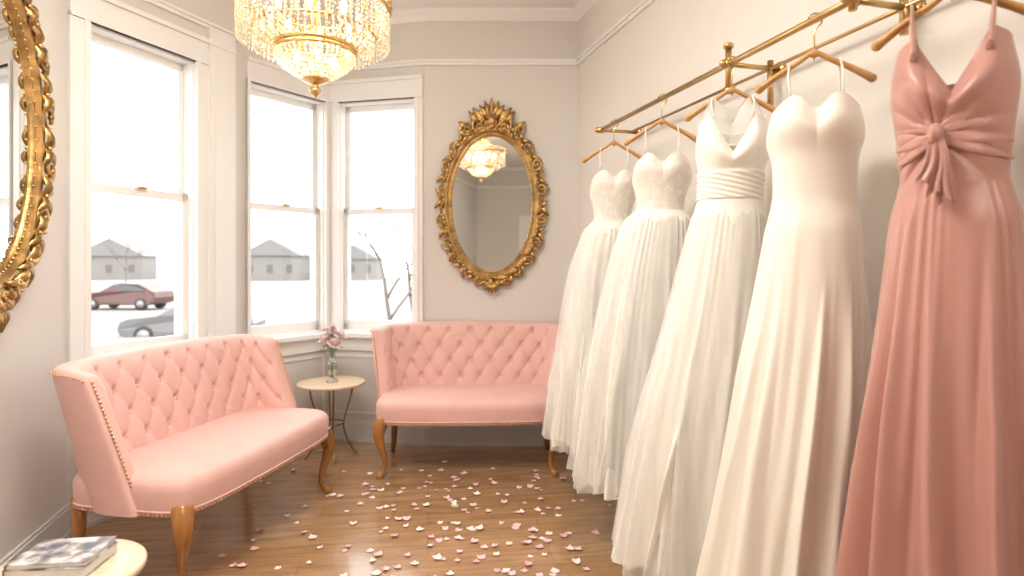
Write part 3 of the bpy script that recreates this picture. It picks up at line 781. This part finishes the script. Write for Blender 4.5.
# pink bridesmaid dress
d5 = -A16 - .66
KN = Vector((-.028, 1.60))
def gather(x, y, z, th, s):
    if s < -.05:
        dx, dz = x - KN.x, z - KN.y; r = math.hypot(dx, dz)
        a = atan2(dz, dx)
        g = abs(sin(7.5 * a + 2.5 * r + .6 * sin(3 * a))) ** .7
        y -= .0085 * (g - .4) * min(1, r / .03) * sstep(-.05, -.5, s) * sstep(.24, .08, r) - .006 * exp(-(r / .03) ** 2)
    return x, y, z
prof = [(1.84, 0, .114, .085), (1.75, 0, .126, .098), (1.66, 0, .120, .095), (1.53, 0, .108, .086), (1.49, 0, .108, .086), (1.40, 0, .130, .105), (1.0, -.01, .165, .13), (.6, -.02, .20, .145), (.10, -.03, .24, .155)]
b, l = gown('bridesmaid_dress', 1.44, d5, prof, M_rose, M_rose, 1.49, (12, .078, dict(spread=(.07, .18), start=(0, .2), drift=(-.25, .2))), seed=37, fine=(30, .004), bz=1.73, bust=.032, extra=gather, top='vee', straps=False, wave=.02)
for q in (-1, 1):
    for sy in (-1, 1):
        p0 = Vector((q * .070, sy * .088, 1.775 if sy < 0 else 1.73)); p1 = Vector((q * .080, sy * .012, RZ - .130))
        pts = [tuple(p0.lerp(p1, t / 12) + Vector((0, sy * .010 * sin(t / 12 * pi), 0))) for t in range(13)]
        b.tube(pts, [lerp(.040, .018, (t / 12) ** .55) for t in range(13)], M_rose, 14, flat=.22)
yk = -.096
b.ell((KN.x, yk - .016, KN.y), (.017, .018, .024), M_rose, 14, 10)
b.ell((KN.x - .006, yk - .022, KN.y - .004), (.007, .014, .022), M_rose, 10, 8)
def band(q, dz0, dz1, r, L=1.0):
    def f(i, j):
        t = i / 18; ph = 2 * pi * j / 14
        x = KN.x + (q * .112 - KN.x) * t * L
        rr = lerp(.009, r, sstep(0, .5, t)) * (1 - .75 * sstep(.55, 1, t))
        z = KN.y + lerp(dz0, dz1, t) + .010 * sin(pi * t) * (1 if dz1 > 0 else -.3)
        yb = -(.090 * sqrt(max(0, 1 - (x / .122) ** 2))) - .010 * (1 - t) + .002
        return (x, yb + rr * (.50 + .12 * sin(ph * 3 + t * 5)) * cos(ph), z + rr * sin(ph))
    b.grid(lambda i, j: f(i, j), 19, 15, M_rose)
for q in (-1, 1):
    band(q, -.007, -.060, .014); band(q, -.002, -.020, .015); band(q, .003, .022, .015); band(q, .007, .065, .016, .8)
for q, L in ((-1, .10), (1, .15), (.2, .13)):
    def tail(i, j):
        t = j / 14; w = .012 + .022 * t
        return (KN.x + q * .030 * t + .008 * sin(t * 4 + q) + (i / 6 - .5) * w, yk - .022 - .010 * cos(i * 1.6 + q) * t - .012 * t, KN.y - L * t - .006 * abs(i - 3) * t)
    b.grid(tail, 7, 15, M_rose)
b.done(l, A16 + d5); hanger(1.44, d5)

# ---------------------------------------------------------------- petals
b = MB('rose_petals'); pm = [M_petA, M_petB, M_petC, M_petA, M_petB]
def inside(x, y):
    if y < 1.5 or y > 4.2: return False
    if x > .476 + .287 * (4.33 - y) - .1: return False
    if x < -1.75 or (y > 3.9 and x < -1.0): return False
    return True
cnt = 0
while cnt < 265:
    if random.random() < .68: px_, py_ = random.gauss(475, 80), random.uniform(468, 610)
    else: px_, py_ = random.uniform(200, 700), random.uniform(462, 640)
    Yd = 780 / (py_ - 265); X = (px_ - 512) / 600 * Yd
    if not inside(X, Yd): continue
    cnt += 1
    s = random.uniform(.009, .017); a = random.uniform(0, 2 * pi); cu = random.uniform(.2, .8); tl = random.uniform(-.2, .2)
    def pf(i, j):
        u = i / 4 - .5; v = j / 4 - .5
        x = u * 2 * s * (1.15 - .5 * max(0, -v * 1.4)); y = v * 2.2 * s
        z = cu * s * ((u * 2) ** 2 + .8 * (v * 2) ** 2) * .6 + .0012 + max(0, tl * (y + 1.1 * s))
        return (X + x * cos(a) - y * sin(a), Yd + x * sin(a) + y * cos(a), z)
    b.grid(pf, 5, 5, random.choice(pm))
b.done()

# ---------------------------------------------------------------- exterior
GZ = -1.2
b = MB('ground'); b.box((-90, 5.2, GZ - .2), (60, 120, GZ), M_snow); b.box((-90, -20, GZ - .2), (-3.2, 5.2, GZ), M_snow); b.done()
def car(loc, rz, paint):
    b = MB('car'); w = .88
    body = [(-2.2, .35), (-2.28, .55), (-2.2, .80), (-1.95, .92), (-1.2, 1.0), (-1.0, 1.02), (-.35, 1.42), (.1, 1.5), (1.1, 1.47), (1.75, 1.15), (2.15, 1.02), (2.25, .7), (2.2, .4), (1.8, .28), (-1.8, .28)]
    n = len(body)
    rings = [(-w, .90), (-w * .93, 1.0), (w * .93, 1.0), (w, .90)]
    vs = []
    for yy, s in rings:
        for x, z in body:
            y2 = yy
            if z > 1.05: y2 = yy * .82
            vs.append((x * (1 if abs(yy) < w * .95 else .985), y2, .6 + (z - .6) * (1 if s == 1 else .96)))
    fs = []
    for r in range(3):
        for k in range(n): fs.append((r * n + k, r * n + (k + 1) % n, (r + 1) * n + (k + 1) % n, (r + 1) * n + k))
    fs.append(tuple(range(n))[::-1]); fs.append(tuple(3 * n + k for k in range(n)))
    b.add(vs, fs, paint, False)
    for sy in (-1, 1):
        y = sy * .745
        for quad in ([(-.85, 1.06), (-.30, 1.38), (.15, 1.43), (.15, 1.06)], [(.22, 1.06), (.22, 1.43), (1.0, 1.40), (1.5, 1.14), (1.5, 1.06)]):
            b.add([(x, y + sy * .012 + (0.06 * sy if z < 1.1 else 0), z) for x, z in quad] + [(x, y * .9, z) for x, z in quad],
                  [tuple(range(len(quad))), tuple(range(len(quad), 2 * len(quad)))] + [(k, (k + 1) % len(quad), (k + 1) % len(quad) + len(quad), k + len(quad)) for k in range(len(quad))], M_cglass, False)
        for x in (-1.4, 1.4):
            b.tube([(x, sy * .68, .33), (x, sy * .90, .33)], .33, M_tire, 24); b.tube([(x, sy * .90, .33), (x, sy * .91, .33)], .21, M_rim, 16)
    b.done(loc, rz)
car((-21.8, 34, GZ), math.radians(-4), M_carR)
car((-11.6, 22.0, GZ - .3), math.radians(8), M_carG)
def tree(loc, H, seed, thick=.011):
    r = random.Random(seed); b = MB('bare_tree')
    def br(p, d, L, rad, lv):
        pts = [p]; q = p
        for k in range(5):
            d = (d + Vector((r.uniform(-.13, .13), r.uniform(-.13, .13), r.uniform(-.03, .10)))).normalized(); q = q + d * L / 5; pts.append(q)
        b.tube(pts, [lerp(rad, rad * .55, k / 5) for k in range(6)], M_bark, 6 if lv > 1 else 4)
        if lv == 0: return
        for k in range(4 if lv > 1 else 3):
            i = r.choice([2, 3, 4, 5, 5]); a = r.uniform(0, 2 * pi)
            nd = (d * .9 + Vector((cos(a), sin(a), r.uniform(-.1, .5))) * .75).normalized()
            br(pts[i], nd, L * r.uniform(.55, .75), rad * .5, lv - 1)
    br(Vector((0, 0, -.05)), Vector((0, 0, 1)), H * .4, H * thick, 4)
    b.done(loc)
tree((-3.2, 16, GZ), 6.8, 12, .010); tree((-3.9, 24, GZ), 8, 4, .008); tree((-14.5, 45, GZ), 9, 5, .006); tree((-40, 62, GZ), 12, 6, .006)
def house(loc, w, d, h, rz):
    b = MB('house'); b.box((-w / 2, -d / 2, -.1), (w / 2, d / 2, h), M_house)
    # gable faces the street
    b.add([(-w / 2 - .4, -d / 2 - .4, h), (-w / 2 - .4, d / 2 + .4, h), (w / 2 + .4, d / 2 + .4, h), (w / 2 + .4, -d / 2 - .4, h), (0, -d / 2 - .4, h + w * .3), (0, d / 2 + .4, h + w * .3)],
          [(0, 1, 5, 4), (2, 3, 4, 5), (0, 4, 3), (1, 2, 5), (3, 2, 1, 0)], M_roof, False)
    for k in range(3):
        x = -w / 2 + w * (k + .5) / 3
        b.box((x - .5, -d / 2 - .05, 1.2), (x + .5, -d / 2, 2.6), M_bark); b.box((x - .6, -d / 2 - .03, 1.1), (x + .6, -d / 2 - .01, 2.7), M_htrim)
    b.done(loc, rz)
house((-39, 100, GZ), 9, 9, 4.0, .1); house((-27, 104, GZ), 8, 9, 3.5, .1); house((-69, 105, GZ), 10, 9, 4.0, .3)

# ---------------------------------------------------------------- light
w = bpy.data.worlds.new('overcast_sky'); S.world = w; w.use_nodes = True
bg = w.node_tree.nodes['Background']; bg.inputs[0].default_value = (1.0, .985, .96, 1); bg.inputs[1].default_value = 5.0
def area(name, loc, size, e, col, tgt=None, sy=None):
    l = bpy.data.lights.new(name, 'AREA'); l.energy = e; l.color = col; l.size = size
    if sy: l.shape = 'RECTANGLE'; l.size_y = sy
    o = bpy.data.objects.new(name, l); COL.objects.link(o); o.location = loc
    if tgt: o.rotation_euler = (Vector(tgt) - Vector(loc)).to_track_quat('-Z', 'Y').to_euler()
    return o
area('overhead_fill', (-.75, 1.45, 3.10), 1.1, 72, (1, .95, .885))  # added fill above the room, out of view, stands for no fixture
area('overhead_fill_2', (1.25, -1.3, 3.0), 1.0, 34, (1, .95, .885), (-.2, 2.6, .8))  # second added fill, unseen behind the camera, aimed forward into the room

# ---------------------------------------------------------------- camera
cd = bpy.data.cameras.new('camera'); cd.sensor_width = 36; cd.lens = 600 / 1024 * 36; cd.shift_y = -(288 - 265) / 1024; cd.clip_start = .05; cd.clip_end = 400
cd.dof.use_dof = True; cd.dof.focus_distance = 2.7; cd.dof.aperture_fstop = 2.0
co = bpy.data.objects.new('camera', cd); COL.objects.link(co); co.location = (0, 0, 1.3); co.rotation_euler = (pi / 2, 0, 0)
S.camera = co
try:
    S.view_settings.view_transform = 'Standard'; S.view_settings.look = 'None'; S.view_settings.exposure = 0
except Exception as e: print(e)
